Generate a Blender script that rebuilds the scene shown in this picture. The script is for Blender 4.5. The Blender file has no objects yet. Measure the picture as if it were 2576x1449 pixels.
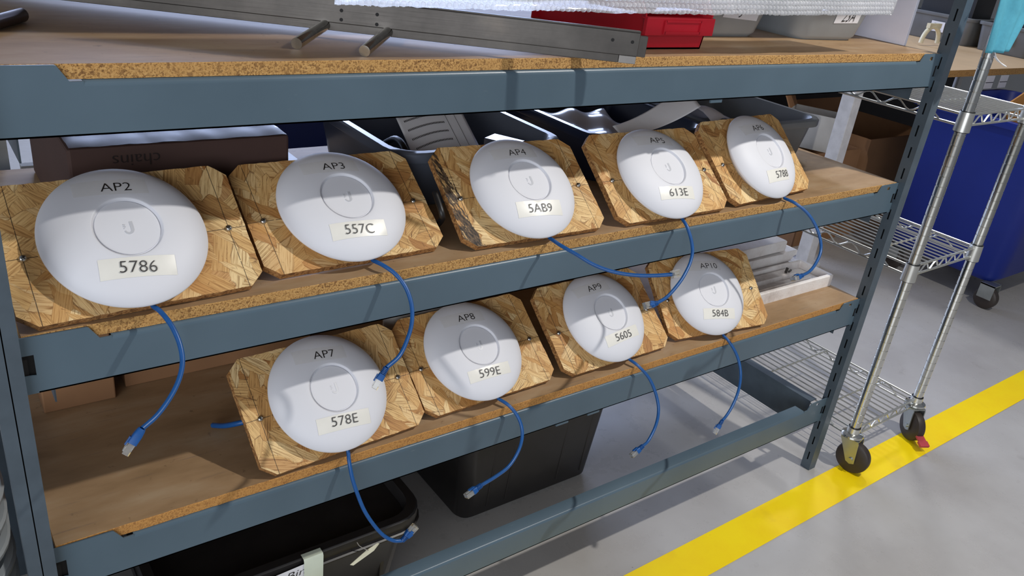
import bpy, bmesh, math, random
from mathutils import Vector, Matrix
random.seed(7)
S = bpy.context.scene
COL = S.collection
PI = math.pi

# ------------------------------------------------------------------ camera, world, lamps, exposure
def basis(yaw, pitch, roll):
    f = Vector((math.sin(yaw)*math.cos(pitch), math.cos(yaw)*math.cos(pitch), math.sin(pitch)))
    r0 = Vector((math.cos(yaw), -math.sin(yaw), 0)); u0 = r0.cross(f)
    return math.cos(roll)*r0+math.sin(roll)*u0, -math.sin(roll)*r0+math.cos(roll)*u0, f
r_, u_, f_ = basis(0.677262, -0.444241, 0.126867)
cd = bpy.data.cameras.new('camera'); cam = bpy.data.objects.new('camera', cd); COL.objects.link(cam)
cd.sensor_width = 36; cd.lens = 36*2055.934/2576; cd.clip_start = 0.02
M = Matrix.Identity(4)
for i in range(3):
    M[i][0], M[i][1], M[i][2] = r_[i], u_[i], -f_[i]
M[0][3], M[1][3], M[2][3] = -0.060967, -0.939048, 1.354216
cam.matrix_world = M
S.camera = cam
S.view_settings.view_transform = 'Standard'; S.view_settings.look = 'None'
S.view_settings.gamma = 1; S.view_settings.use_curve_mapping = False
S.view_settings.exposure = 0.0

w = bpy.data.worlds.new('world'); S.world = w; w.use_nodes = True
bg = w.node_tree.nodes['Background']; bg.inputs[0].default_value = (0.80, 0.84, 0.95, 1); bg.inputs[1].default_value = 0.2

def area(name, loc, target, size, power, color, size_y=None):
    d = bpy.data.lights.new(name, 'AREA'); d.energy = power; d.color = color; d.size = size
    if size_y: d.shape = 'RECTANGLE'; d.size_y = size_y
    else: d.shape = 'DISK'
    o = bpy.data.objects.new(name, d); COL.objects.link(o); o.location = loc
    o.rotation_euler = (Vector(target)-Vector(loc)).to_track_quat('-Z', 'Y').to_euler()
    return o
area('work_lamp', (2.05, -1.02, 2.75), (0.9, 0, 0.8), 0.07, 43, (1.0, 0.965, 0.91))
area('window_light', (2.5, 4.3, 2.05), (1.1, 0.3, 1.0), 3.8, 190, (0.55, 0.67, 1.0), 1.5)
area('front_fill', (-2.9, -3.4, 1.75), (0.9, 0, 0.95), 4.0, 138, (0.90, 0.94, 1.0), 1.8)  # soft fill added behind the camera to lift the shaded discs
area('aisle_lamp', (4.2, 1.6, 4.2), (2.6, -0.6, 0), 0.5, 40, (0.97, 0.98, 1.0))

# ------------------------------------------------------------------ helpers
def tag(o, label=None, cat=None, group=None, kind=None):
    if label: o['label'] = label
    if cat: o['category'] = cat
    if group: o['group'] = group
    if kind: o['kind'] = kind
    return o
def empty(name, label, cat, loc=(0, 0, 0), rotz=0, group=None):
    o = bpy.data.objects.new(name, None); COL.objects.link(o); o.empty_display_size = .05
    o.location = loc; o.rotation_euler = (0, 0, rotz)
    return tag(o, label, cat, group)
class MB:
    def __init__(s): s.bm = bmesh.new()
    def face(s, pts, mi=0):
        try:
            f = s.bm.faces.new([s.bm.verts.new(p) for p in pts]); f.material_index = mi; return f
        except ValueError: return None
    def box(s, x0, x1, y0, y1, z0, z1, mi=0, rot=None, c=None):
        P = [Vector((x, y, z)) for x in (x0, x1) for y in (y0, y1) for z in (z0, z1)]
        if rot is not None:
            c = Vector(c) if c else Vector(((x0+x1)/2, (y0+y1)/2, (z0+z1)/2))
            P = [rot @ (p-c)+c for p in P]
        v = [s.bm.verts.new(p) for p in P]
        for q in ((0, 1, 3, 2), (4, 6, 7, 5), (0, 4, 5, 1), (2, 3, 7, 6), (0, 2, 6, 4), (1, 5, 7, 3)):
            f = s.bm.faces.new([v[k] for k in q]); f.material_index = mi
        return s
    def loft(s, rings, cap0=True, cap1=True, closed=True, mi=0):
        R = [[s.bm.verts.new(p) for p in r] for r in rings]; n = len(R[0])
        for a, b in zip(R, R[1:]):
            for i in range(n if closed else n-1):
                j = (i+1) % n
                f = s.bm.faces.new((a[i], a[j], b[j], b[i])); f.material_index = mi
        if cap0: f = s.bm.faces.new(R[0][::-1]); f.material_index = mi
        if cap1: f = s.bm.faces.new(R[-1]); f.material_index = mi
        return s
    def tube(s, path, r, n=8, caps=True, mi=0):
        P = [Vector(p) for p in path]; rad = r if isinstance(r, (list, tuple)) else [r]*len(P)
        t = (P[1]-P[0]).normalized(); a = t.orthogonal().normalized(); rings = []
        for i, p in enumerate(P):
            if i == 0: t2 = (P[1]-P[0])
            elif i == len(P)-1: t2 = (P[-1]-P[-2])
            else: t2 = (P[i+1]-P[i]).normalized()+(P[i]-P[i-1]).normalized()
            t2 = t2.normalized() if t2.length > 1e-9 else t
            a = (a-t2*a.dot(t2)).normalized(); b = t2.cross(a); t = t2
            rings.append([p+rad[i]*(math.cos(2*PI*k/n)*a+math.sin(2*PI*k/n)*b) for k in range(n)])
        return s.loft(rings, caps, caps, mi=mi)
    def rod(s, p0, p1, r, n=10, mi=0): return s.tube([p0, p1], r, n, mi=mi)
    def lathe(s, prof, n=64, c=(0, 0, 0), cap0=True, cap1=True, mi=0):
        c = Vector(c)
        return s.loft([[c+Vector((r*math.cos(2*PI*k/n), r*math.sin(2*PI*k/n), z)) for k in range(n)] for r, z in prof], cap0, cap1, mi=mi)
    def prism(s, poly, y0, y1, mi=0):      # polygon in x,z extruded along y
        return s.loft([[Vector((x, y0, z)) for x, z in poly], [Vector((x, y1, z)) for x, z in poly]], mi=mi)
    def xprism(s, poly, x0, x1, mi=0):     # polygon in y,z extruded along x
        return s.loft([[Vector((x0, y, z)) for y, z in poly], [Vector((x1, y, z)) for y, z in poly]], mi=mi)
    def build(s, name, mats, parent=None, smooth=None, bevel=0, loc=None, noflip=False):
        if not noflip: bmesh.ops.recalc_face_normals(s.bm, faces=s.bm.faces[:])
        me = bpy.data.meshes.new(name); s.bm.to_mesh(me); s.bm.free()
        for m in (mats if isinstance(mats, (list, tuple)) else [mats]): me.materials.append(m)
        if smooth is not None:
            for p in me.polygons: p.use_smooth = True
            me.set_sharp_from_angle(angle=math.radians(smooth))
        o = bpy.data.objects.new(name, me); COL.objects.link(o)
        if parent: o.parent = parent
        if loc: o.location = loc
        if bevel:
            b = o.modifiers.new('bevel', 'BEVEL'); b.width = bevel; b.segments = 2; b.limit_method = 'ANGLE'; b.angle_limit = math.radians(40)
        return o
def rrect(hx, hy, r, z, n=5, cx=0, cy=0):
    out = []
    for sx, sy, a0 in ((1, 1, 0), (-1, 1, 90), (-1, -1, 180), (1, -1, 270)):
        for k in range(n+1):
            a = math.radians(a0+90*k/n)
            out.append(Vector((cx+sx*(hx-r)+r*math.cos(a), cy+sy*(hy-r)+r*math.sin(a), z)))
    return out
def tub(mb, W, D, H, taper=.02, r=.03, lip=.012, liph=.014, wall=.003, cx=0, cy=0, z0=0, foot=.006):
    hx, hy = W/2, D/2; bx, by = hx-lip-taper, hy-lip-taper
    R = [rrect(bx-foot, by-foot, max(r-foot, .004), z0, cx=cx, cy=cy), rrect(bx, by, r, z0+foot, cx=cx, cy=cy),
         rrect(hx-lip, hy-lip, r, z0+H-liph, cx=cx, cy=cy), rrect(hx-.001, hy-.001, r+lip*.6, z0+H-liph, cx=cx, cy=cy),
         rrect(hx, hy, r+lip*.6, z0+H-liph+.002, cx=cx, cy=cy),
         rrect(hx, hy, r+lip*.6, z0+H-.003, cx=cx, cy=cy), rrect(hx-.003, hy-.003, r+lip*.5, z0+H, cx=cx, cy=cy),
         rrect(hx-lip-wall+.002, hy-lip-wall+.002, r, z0+H, cx=cx, cy=cy), rrect(hx-lip-wall, hy-lip-wall, r, z0+H-.003, cx=cx, cy=cy),
         rrect(bx-wall, by-wall, max(r-wall, .004), z0+foot+wall, cx=cx, cy=cy)]
    return mb.loft(R)
def spline(pts, k=6):
    P = [Vector(p) for p in pts]; out = []
    Q = [2*P[0]-P[1]]+P+[2*P[-1]-P[-2]]
    for i in range(1, len(Q)-2):
        a, b, c, d = Q[i-1:i+3]
        for j in range(k):
            t = j/k
            out.append(.5*((2*b)+(c-a)*t+(2*a-5*b+4*c-d)*t*t+(3*b-a-3*c+d)*t**3))
    return out+[P[-1]]
def text_bm(s, width, height, shear=0, sub=.0022):
    cu = bpy.data.curves.new('t', 'FONT'); cu.body = s; cu.size = 1; cu.shear = shear
    cu.resolution_u = 4; cu.offset = -.012
    o = bpy.data.objects.new('t', cu); COL.objects.link(o)
    dg = bpy.context.evaluated_depsgraph_get()
    me = bpy.data.meshes.new_from_object(o.evaluated_get(dg))
    bm = bmesh.new(); bm.from_mesh(me)
    bpy.data.objects.remove(o); bpy.data.curves.remove(cu); bpy.data.meshes.remove(me)
    xs = [v.co.x for v in bm.verts]; ys = [v.co.y for v in bm.verts]
    x0, x1, y1 = min(xs), max(xs), max(ys); sx = width/(x1-x0); sy = height/y1
    for v in bm.verts: v.co = Vector(((v.co.x-x0)*sx, v.co.y*sy, 0))
    bmesh.ops.triangulate(bm, faces=bm.faces[:])
    if sub:
        for _ in range(4):
            es = [e for e in bm.edges if e.calc_length() > sub]
            if not es: break
            bmesh.ops.subdivide_edges(bm, edges=es, cuts=1)
            bmesh.ops.triangulate(bm, faces=bm.faces[:])
    return bm
def bm_obj(bm, name, m, parent=None):
    me = bpy.data.meshes.new(name); bm.to_mesh(me); bm.free(); me.materials.append(m)
    o = bpy.data.objects.new(name, me); COL.objects.link(o)
    if parent: o.parent = parent
    return o
def flat_text(s, width, height, m, parent, origin, ex, ey, name='lettering', shear=0):
    bm = text_bm(s, width, height, shear, 0); O, X, Y = Vector(origin), Vector(ex).normalized(), Vector(ey).normalized()
    for v in bm.verts: v.co = O+X*v.co.x+Y*v.co.y
    return bm_obj(bm, name, m, parent)

# ------------------------------------------------------------------ materials
def lin(c):
    return tuple(((v/255)/12.92 if v/255 <= .04045 else ((v/255+.055)/1.055)**2.4) for v in c)+(1,)
class NT:
    def __init__(s, name):
        s.m = bpy.data.materials.new(name); s.m.use_nodes = True; s.t = s.m.node_tree; s.p = s.t.nodes['Principled BSDF']
    def n(s, typ, **kw):
        nd = s.t.nodes.new(typ)
        for k, v in kw.items():
            if k.startswith('i_'):
                key = k[2:]; key = int(key) if key.isdigit() else key
                nd.inputs[key].default_value = v
            else: setattr(nd, k, v)
        return nd
    def l(s, a, b): s.t.links.new(a, b)
    def coords(s, scale=(1, 1, 1), rot=(0, 0, 0), rand=False, src='Object'):
        tc = s.n('ShaderNodeTexCoord'); mp = s.n('ShaderNodeMapping'); m0 = s.n('ShaderNodeMapping')
        mp.inputs['Scale'].default_value = scale; m0.inputs['Rotation'].default_value = rot
        s.l(tc.outputs[src], m0.inputs['Vector']); s.l(m0.outputs[0], mp.inputs['Vector'])
        if rand:
            oi = s.n('ShaderNodeObjectInfo'); ml = s.n('ShaderNodeMath', operation='MULTIPLY'); ml.inputs[1].default_value = 37.0
            s.l(oi.outputs['Random'], ml.inputs[0]); s.l(ml.outputs[0], mp.inputs['Location'])
        return mp.outputs[0]
    def noise(s, vec, scale, detail=3, rough=.55):
        nd = s.n('ShaderNodeTexNoise'); nd.inputs['Scale'].default_value = scale; nd.inputs['Detail'].default_value = detail
        nd.inputs['Roughness'].default_value = rough
        if vec is not None: s.l(vec, nd.inputs['Vector'])
        return nd
    def ramp(s, fac, stops):
        r = s.n('ShaderNodeValToRGB'); e = r.color_ramp.elements
        while len(e) < len(stops): e.new(.5)
        for q, (p, c) in zip(e, stops): q.position = p; q.color = c if len(c) == 4 else tuple(c)+(1,)
        s.l(fac, r.inputs[0]); return r.outputs[0]
    def mix(s, fac, a, b, mode='MIX'):
        nd = s.n('ShaderNodeMix', data_type='RGBA', blend_type=mode)
        for sock, v in ((nd.inputs[0], fac), (nd.inputs[6], a), (nd.inputs[7], b)):
            if hasattr(v, 'is_output'): s.l(v, sock)
            else: sock.default_value = v
        return nd.outputs[2]
    def math(s, op, a, b=None, c=None):
        nd = s.n('ShaderNodeMath', operation=op)
        for i, v in enumerate((a, b, c)):
            if v is None: continue
            if hasattr(v, 'is_output'): s.l(v, nd.inputs[i])
            else: nd.inputs[i].default_value = v
        return nd.outputs[0]
    def bump(s, h, strength=.3, dist=.001):
        b = s.n('ShaderNodeBump'); b.inputs['Strength'].default_value = strength; b.inputs['Distance'].default_value = dist
        s.l(h, b.inputs['Height']); s.l(b.outputs[0], s.p.inputs['Normal'])
    def set(s, color=None, rough=None, metal=None, **kw):
        for key, v in (('Base Color', color), ('Roughness', rough), ('Metallic', metal)):
            if v is None: continue
            if hasattr(v, 'is_output'): s.l(v, s.p.inputs[key])
            else: s.p.inputs[key].default_value = v
        for k, v in kw.items(): s.p.inputs[k.replace('_', ' ')].default_value = v
        return s.m
def plain(name, rgb, rough=.5, metal=0, var=.12, scale=25, **kw):
    t = NT(name); c = lin(rgb); n = t.noise(t.coords(), scale, 4)
    d = tuple(v*(1-var) for v in c[:3])+(1,); e = tuple(min(1, v*(1+var)) for v in c[:3])+(1,)
    return t.set(t.ramp(n.outputs[0], [(.3, d), (.7, e)]), rough, metal, **kw)

def mk_paint():
    t = NT('blue_grey_paint'); v = t.coords()
    a = t.noise(v, 3, 4); base = t.ramp(a.outputs[0], [(.3, lin((76, 94, 106))), (.7, lin((88, 107, 120)))])
    b = t.noise(t.coords((6, 40, 60)), 4, 5); scr = t.ramp(b.outputs[0], [(.70, (0, 0, 0)), (.76, (1, 1, 1))])
    col = t.mix(t.math('MULTIPLY', scr, .25), base, lin((150, 160, 166)))
    c = t.noise(t.coords((10, 60, 30)), 6, 4); dk = t.ramp(c.outputs[0], [(.72, (0, 0, 0)), (.78, (1, 1, 1))])
    col = t.mix(t.math('MULTIPLY', dk, .4), col, lin((60, 66, 70)))
    fine = t.noise(v, 900, 2); t.bump(fine.outputs[0], .08, .0004)
    return t.set(col, .36, 0)
def mk_osb(name, dark=False):
    t = NT(name)
    layers = []
    tc0 = t.coords((1, 1, 1), (0, 0, 0), True)
    wn = t.noise(tc0, 26, 3); off = t.n('ShaderNodeVectorMath', operation='MULTIPLY_ADD')
    t.l(wn.outputs['Color'], off.inputs[0]); off.inputs[1].default_value = (.016,)*3; t.l(tc0, off.inputs[2])
    def rs(vec, rot, sc):
        m1 = t.n('ShaderNodeMapping'); m1.inputs['Rotation'].default_value = (0, 0, rot); t.l(vec, m1.inputs['Vector'])
        m2 = t.n('ShaderNodeMapping'); m2.inputs['Scale'].default_value = sc; t.l(m1.outputs[0], m2.inputs['Vector']); return m2.outputs[0]
    for k, (rot, sc) in enumerate(((.3, (11, 34, 1)), (1.2, (12, 38, 1)), (-.6, (14, 44, 1)), (1.9, (18, 56, 1)), (.75, (22, 72, 1)))):
        vec = rs(off.outputs[0], rot, sc)
        vo = t.n('ShaderNodeTexVoronoi', voronoi_dimensions='2D'); vo.inputs['Scale'].default_value = 1; t.l(vec, vo.inputs['Vector'])
        ed = t.n('ShaderNodeTexVoronoi', voronoi_dimensions='2D', feature='DISTANCE_TO_EDGE'); ed.inputs['Scale'].default_value = 1; t.l(vec, ed.inputs['Vector'])
        sp = t.n('ShaderNodeSeparateColor'); t.l(vo.outputs['Color'], sp.inputs[0])
        g = t.noise(rs(tc0, rot, (22, 520, 1)), 1, 5, .65)
        layers.append((sp, g.outputs[0], ed.outputs['Distance']))
    base = lambda sp: t.ramp(sp.outputs[0], [(0, lin((172, 120, 66))), (.15, lin((206, 160, 98))), (.5, lin((228, 190, 128))), (.85, lin((240, 212, 158))), (1, lin((190, 138, 80)))])
    col = base(layers[0][0]); gr = layers[0][1]; ht = layers[0][0].outputs[1]; ed = layers[0][2]
    def mixf(m, a, b):
        mm = t.n('ShaderNodeMix'); t.l(m, mm.inputs[0]); t.l(a, mm.inputs[2]); t.l(b, mm.inputs[3]); return mm.outputs[0]
    for sp, g, d in layers[1:]:
        m = t.math('GREATER_THAN', sp.outputs[2], .68)
        col = t.mix(m, col, base(sp)); gr = mixf(m, gr, g); ht = mixf(m, ht, sp.outputs[1]); ed = mixf(m, ed, d)
    grain = t.ramp(gr, [(.30, lin((128, 104, 82))), (.42, lin((206, 192, 176))), (.55, (1, 1, 1))])
    col = t.mix(.9, col, grain, 'MULTIPLY')
    crk = t.math('MULTIPLY', t.ramp(ed, [(.0, (1, 1, 1)), (.045, (0, 0, 0))]), t.ramp(t.noise(tc0, 45, 2).outputs[0], [(.45, (0, 0, 0)), (.6, (.8, .8, .8))]))
    col = t.mix(crk, col, lin((92, 54, 24)))
    for rot, lo in ((.5, .665), (-1.1, .675), (1.5, .68)):
        sl = t.noise(rs(tc0, rot, (48, 430, 1)), 1, 3, .6); col = t.mix(t.ramp(sl.outputs[0], [(lo, (0, 0, 0)), (lo+.035, (.8, .8, .8))]), col, lin((88, 50, 22)))
    big = t.noise(tc0, 9, 2); col = t.mix(t.ramp(big.outputs[0], [(.45, (0, 0, 0)), (.75, (.5, .5, .5))]), col, lin((206, 146, 76)))
    tc = t.n('ShaderNodeTexCoord'); sx = t.n('ShaderNodeSeparateXYZ'); t.l(tc.outputs['Object'], sx.inputs[0])
    if dark:   # weathered bark streak on one board
        n1 = t.noise(t.coords((22, 9, 1)), 1.6, 5, .7); e = t.math('ADD', sx.outputs[0], t.math('MULTIPLY', n1.outputs[0], .06))
        low = t.math('ADD', e, t.math('MULTIPLY', sx.outputs[1], .12))
        msk = t.ramp(low, [(0.0, (1, 1, 1)), (.001, (0, 0, 0))])
        n2 = t.noise(t.coords((40, 160, 1), (0, 0, 1.2)), 1, 5, .7)
        msk = t.math('MULTIPLY', t.math('LESS_THAN', low, -.083), t.ramp(n2.outputs[0], [(.40, (0, 0, 0)), (.47, (1, 1, 1))]))
        n3 = t.noise(t.coords((90, 300, 1), (0, 0, 1.2)), 1, 3)
        col = t.mix(msk, col, t.ramp(n3.outputs[0], [(.4, lin((30, 22, 18))), (.7, lin((120, 95, 70)))]))
    wob = t.noise(tc.outputs['Object'], 60, 2); wv = t.math('MULTIPLY', t.math('SUBTRACT', wob.outputs[0], .5), .0008)
    ln = t.math('LESS_THAN', t.math('ABSOLUTE', t.math('ADD', t.math('SUBTRACT', t.math('ABSOLUTE', sx.outputs[0]), .1212), wv)), .0005)
    l2 = t.math('LESS_THAN', t.math('ABSOLUTE', t.math('ADD', t.math('SUBTRACT', sx.outputs[1], .0877), wv)), .0005)
    brk = t.math('GREATER_THAN', t.noise(tc.outputs['Object'], 140, 2).outputs[0], .36)
    col = t.mix(t.math('MULTIPLY', t.math('MULTIPLY', t.math('MAXIMUM', ln, l2), brk), .85), col, lin((48, 34, 24)))
    hh = t.math('ADD', ht, t.math('MULTIPLY', gr, .8)); t.bump(hh, .5, .0012)
    return t.set(col, .62, 0)
def mk_edge(name, c0, c1, c2, sc=1.0):
    t = NT(name); v = t.coords((1, 1, 1))
    vo = t.n('ShaderNodeTexVoronoi'); vo.inputs['Scale'].default_value = 330*sc; t.l(v, vo.inputs['Vector'])
    n = t.noise(v, 420*sc, 4, .7); n2 = t.noise(v, 30, 3)
    col = t.ramp(n.outputs[0], [(.38, lin(c2)), (.47, lin(c1)), (.66, lin(c0))])
    sp = t.n('ShaderNodeSeparateColor'); t.l(vo.outputs['Color'], sp.inputs[0])
    col = t.mix(t.ramp(sp.outputs[0], [(.82, (0, 0, 0)), (.9, (.7, .7, .7))]), col, lin(c2))
    col = t.mix(t.ramp(n2.outputs[0], [(.4, (0, 0, 0)), (.7, (.45, .45, .45))]), col, lin(c1))
    t.bump(n.outputs[0], .8, .002)
    return t.set(col, .8, 0)
def mk_deck():
    t = NT('brown_hardboard'); v = t.coords((1, 3, 1))
    a = t.noise(v, 6, 5, .6); col = t.ramp(a.outputs[0], [(.25, lin((138, 110, 78))), (.5, lin((162, 132, 98))), (.75, lin((176, 152, 122)))])
    b = t.noise(t.coords((1, 1, 1)), 70, 3); col = t.mix(t.ramp(b.outputs[0], [(.68, (0, 0, 0)), (.75, (.5, .5, .5))]), col, lin((92, 70, 52)))
    s = t.noise(t.coords((3, 40, 1)), 4, 4); col = t.mix(t.ramp(s.outputs[0], [(.62, (0, 0, 0)), (.72, (.35, .35, .35))]), col, lin((110, 96, 88)))
    return t.set(col, .58, 0)
def mk_floor():
    t = NT('grey_floor'); v = t.coords()
    a = t.noise(v, 2.2, 5, .6); col = t.ramp(a.outputs[0], [(.3, lin((166, 162, 158))), (.55, lin((180, 177, 173))), (.75, lin((188, 186, 183)))])
    b = t.noise(v, 9, 6, .7); col = t.mix(t.ramp(b.outputs[0], [(.6, (0, 0, 0)), (.78, (.45, .45, .45))]), col, lin((122, 114, 108)))
    c = t.noise(v, 60, 3, .6); col = t.mix(t.ramp(c.outputs[0], [(.74, (0, 0, 0)), (.79, (.8, .8, .8))]), col, lin((70, 64, 60)))
    d = t.noise(t.coords((2, 90, 1), (0, 0, .7)), 3, 3); col = t.mix(t.ramp(d.outputs[0], [(.73, (0, 0, 0)), (.76, (.4, .4, .4))]), col, lin((210, 206, 200)))
    t.bump(b.outputs[0], .05, .001)
    return t.set(col, t.ramp(b.outputs[0], [(.3, (.22,)*3), (.7, (.4,)*3)]), 0)
def mk_yellow():
    t = NT('yellow_floor_paint'); v = t.coords()
    a = t.noise(v, 5, 5, .6); col = t.ramp(a.outputs[0], [(.3, lin((250, 208, 0))), (.6, lin((255, 222, 0)))])
    b = t.noise(v, 40, 5, .7); col = t.mix(t.ramp(b.outputs[0], [(.70, (0, 0, 0)), (.76, (.7, .7, .7))]), col, lin((130, 100, 30)))
    c = t.noise(t.coords((1, 1, 1)), 7, 4); col = t.mix(t.ramp(c.outputs[0], [(.6, (0, 0, 0)), (.8, (.35, .35, .35))]), col, lin((196, 160, 40)))
    return t.set(col, .42, 0)
def mk_chrome():
    t = NT('chrome'); n = t.noise(t.coords((40, 40, 3)), 2, 3)
    return t.set(t.ramp(n.outputs[0], [(.3, lin((196, 196, 188))), (.7, lin((226, 226, 222)))]), .16, 1)
def mk_steel():
    t = NT('mill_steel'); v = t.coords((1, 1, 1)); a = t.noise(v, 8, 5, .65); f = t.noise(t.coords((4, 4, 300)), 3, 3)
    col = t.ramp(a.outputs[0], [(.3, lin((76, 73, 70))), (.6, lin((96, 92, 88))), (.8, lin((112, 105, 98)))])
    return t.set(col, t.ramp(f.outputs[0], [(.3, (.34,)*3), (.7, (.5,)*3)]), .75)
def mk_grooved(name, rgb, rough, scale, mode='wave'):
    t = NT(name); n = t.noise(t.coords((2, 2, 30)), scale, 3)
    c = lin(rgb); t.bump(n.outputs[0], .2, .001)
    return t.set(t.ramp(n.outputs[0], [(.3, tuple(v*.85 for v in c[:3])), (.7, c)]), rough, 0)
def mk_cardboard(name, rgb):
    t = NT(name); c = lin(rgb); n = t.noise(t.coords(), 10, 4); f = t.noise(t.coords((300, 300, 20)), 1, 2)
    col = t.ramp(n.outputs[0], [(.3, tuple(v*.85 for v in c[:3])), (.7, c)]); t.bump(f.outputs[0], .1, .0006)
    return t.set(col, .75, 0)
def mk_foam():
    t = NT('white_foam'); vo = t.n('ShaderNodeTexVoronoi'); vo.inputs['Scale'].default_value = 260; t.l(t.coords(), vo.inputs['Vector'])
    n = t.noise(t.coords(), 14, 5, .65); col = t.ramp(n.outputs[0], [(.3, lin((196, 186, 180))), (.5, lin((226, 220, 216))), (.75, lin((238, 236, 234)))])
    t.bump(vo.outputs['Distance'], .3, .001)
    return t.set(col, .7, 0)
def mk_clear(name, rgb, trans, rough, alpha=1):
    t = NT(name); n = t.noise(t.coords(), 40, 2); c = lin(rgb)
    return t.set(t.ramp(n.outputs[0], [(.3, tuple(v*.94 for v in c[:3])), (.7, c)]), rough, 0, Transmission_Weight=trans, Alpha=alpha, IOR=1.45)
WIRE = plain('bright_plated_wire', (214, 214, 208), .3, .9, .05)
PAINT = mk_paint(); OSB = mk_osb('osb_flakeboard'); OSBD = mk_osb('osb_flakeboard_stained', True)
OSBE = mk_edge('osb_cut_edge', (196, 152, 96), (160, 112, 62), (96, 60, 30), .5)
PEDGE = mk_edge('particleboard_edge', (212, 170, 108), (188, 142, 80), (112, 74, 36))
PEDGE2 = mk_edge('smooth_particleboard_edge', (202, 150, 84), (190, 136, 70), (150, 102, 52))
DECK = mk_deck(); FLOOR = mk_floor(); YEL = mk_yellow(); CHROME = mk_chrome(); STEEL = mk_steel(); FOAM = mk_foam()
POST = plain('dark_blue_grey_paint', (80, 92, 102), .38, .15)
WHITEP = plain('white_dome_plastic', (222, 223, 229), .52, 0, .02, 6, Specular_IOR_Level=.3)
WHITEB = plain('white_base_plastic', (206, 206, 208), .4, 0, .03)
LOGO = plain('pale_grey_mark', (196, 198, 204), .35, 0, .02)
INK = plain('black_print', (24, 22, 22), .5, 0, .2); INKG = plain('dark_grey_print', (58, 56, 56), .5, 0, .2)
TAPE = plain('white_label_tape', (232, 230, 222), .34, 0, .03, 30)
CTAPE = mk_clear('clear_label_tape', (236, 230, 214), 0, .35, .16)
SCREW = plain('zinc_screw', (196, 194, 188), .22, 1, .15, 300); DARK = plain('dark_recess', (22, 20, 20), .7)
BLUE = plain('blue_cable_jacket', (22, 82, 146), .38, 0, .08, 80); BOOT = plain('blue_boot_rubber', (20, 80, 146), .45, 0, .1, 80)
CLEAR = mk_clear('clear_connector', (226, 226, 222), .75, .12); GOLD = plain('gold_contact', (200, 170, 90), .3, 1)
RED = plain('red_bin_plastic', (186, 22, 40), .38, 0, .08, 12); GREY = plain('grey_bin_plastic', (150, 156, 160), .45, 0, .06, 12)
GREYT = plain('slate_tub_plastic', (84, 90, 102), .3, 0, .08, 12); GREYU = plain('dull_grey_tub_plastic', (104, 107, 110), .4, 0, .08, 12)
NAVY = plain('dark_navy_tub_plastic', (38, 44, 64), .25, 0, .1, 12)
BLACKP = plain('black_tote_plastic', (34, 32, 32), .4, 0, .2, 18); BLUEB = plain('deep_blue_plastic', (8, 36, 128), .42, 0, .06, 6)
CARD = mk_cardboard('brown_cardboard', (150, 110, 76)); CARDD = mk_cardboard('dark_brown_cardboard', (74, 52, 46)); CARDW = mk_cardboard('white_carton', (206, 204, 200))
PAPER = plain('white_paper', (226, 226, 230), .7, 0, .03); MASKM = plain('pale_blue_nonwoven', (80, 160, 182), .75, 0, .06, 120)
FILM = mk_clear('plastic_film', (226, 222, 226), .35, .2); BOARDW = plain('white_panel_board', (228, 228, 240), .6, 0, .02)
WRAP = mk_clear('bubble_film', (244, 246, 250), .25, .08, .42); WHEEL = plain('dark_rubber_wheel', (52, 44, 40), .5, 0, .15)
ZINC = plain('zinc_plate', (168, 172, 170), .32, .85, .1, 30); REDV = plain('red_brake_lever', (176, 60, 66), .5); CREAM = plain('cream_plastic', (222, 214, 184), .5)
BTOP = plain('bench_hardboard', (212, 182, 144), .5, 0, .06, 5)
BLK = plain('black_rubber', (20, 20, 22), .45); MTAPE = plain('masking_tape', (206, 214, 196), .5, 0, .05); STRING = plain('grey_string', (150, 146, 140), .8)
PIPE = plain('dark_metal_tube', (92, 80, 80), .28, .8); WHITEM = plain('white_painted_steel', (206, 204, 204), .45); GREEN = plain('green_tape', (40, 120, 60), .5)

# ------------------------------------------------------------------ setting
mb = MB(); mb.box(-4, 9, -4, 6, -.05, 0); tag(mb.build('floor', FLOOR), 'smooth grey painted warehouse floor under the shelving', kind='structure')
WALL = plain('pale_grey_wall', (176, 178, 180), .8, 0, .04, 2)
mb = MB(); mb.box(-4, 9, 6, 6.1, 0, 5); tag(mb.build('wall_back', WALL), kind='structure')
mb = MB(); mb.box(9, 9.1, -4, 6, 0, 5); tag(mb.build('wall_right', WALL), kind='structure')
mb = MB(); mb.box(-2.2, 4.2, -.0495, .0495, .0002, .0012)
o = mb.build('floor_marking_line', YEL, loc=(1.9, -.0925, 0)); o.rotation_euler.z = .0075
tag(o, 'worn yellow safety line painted along the grey floor', 'floor marking')

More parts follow.
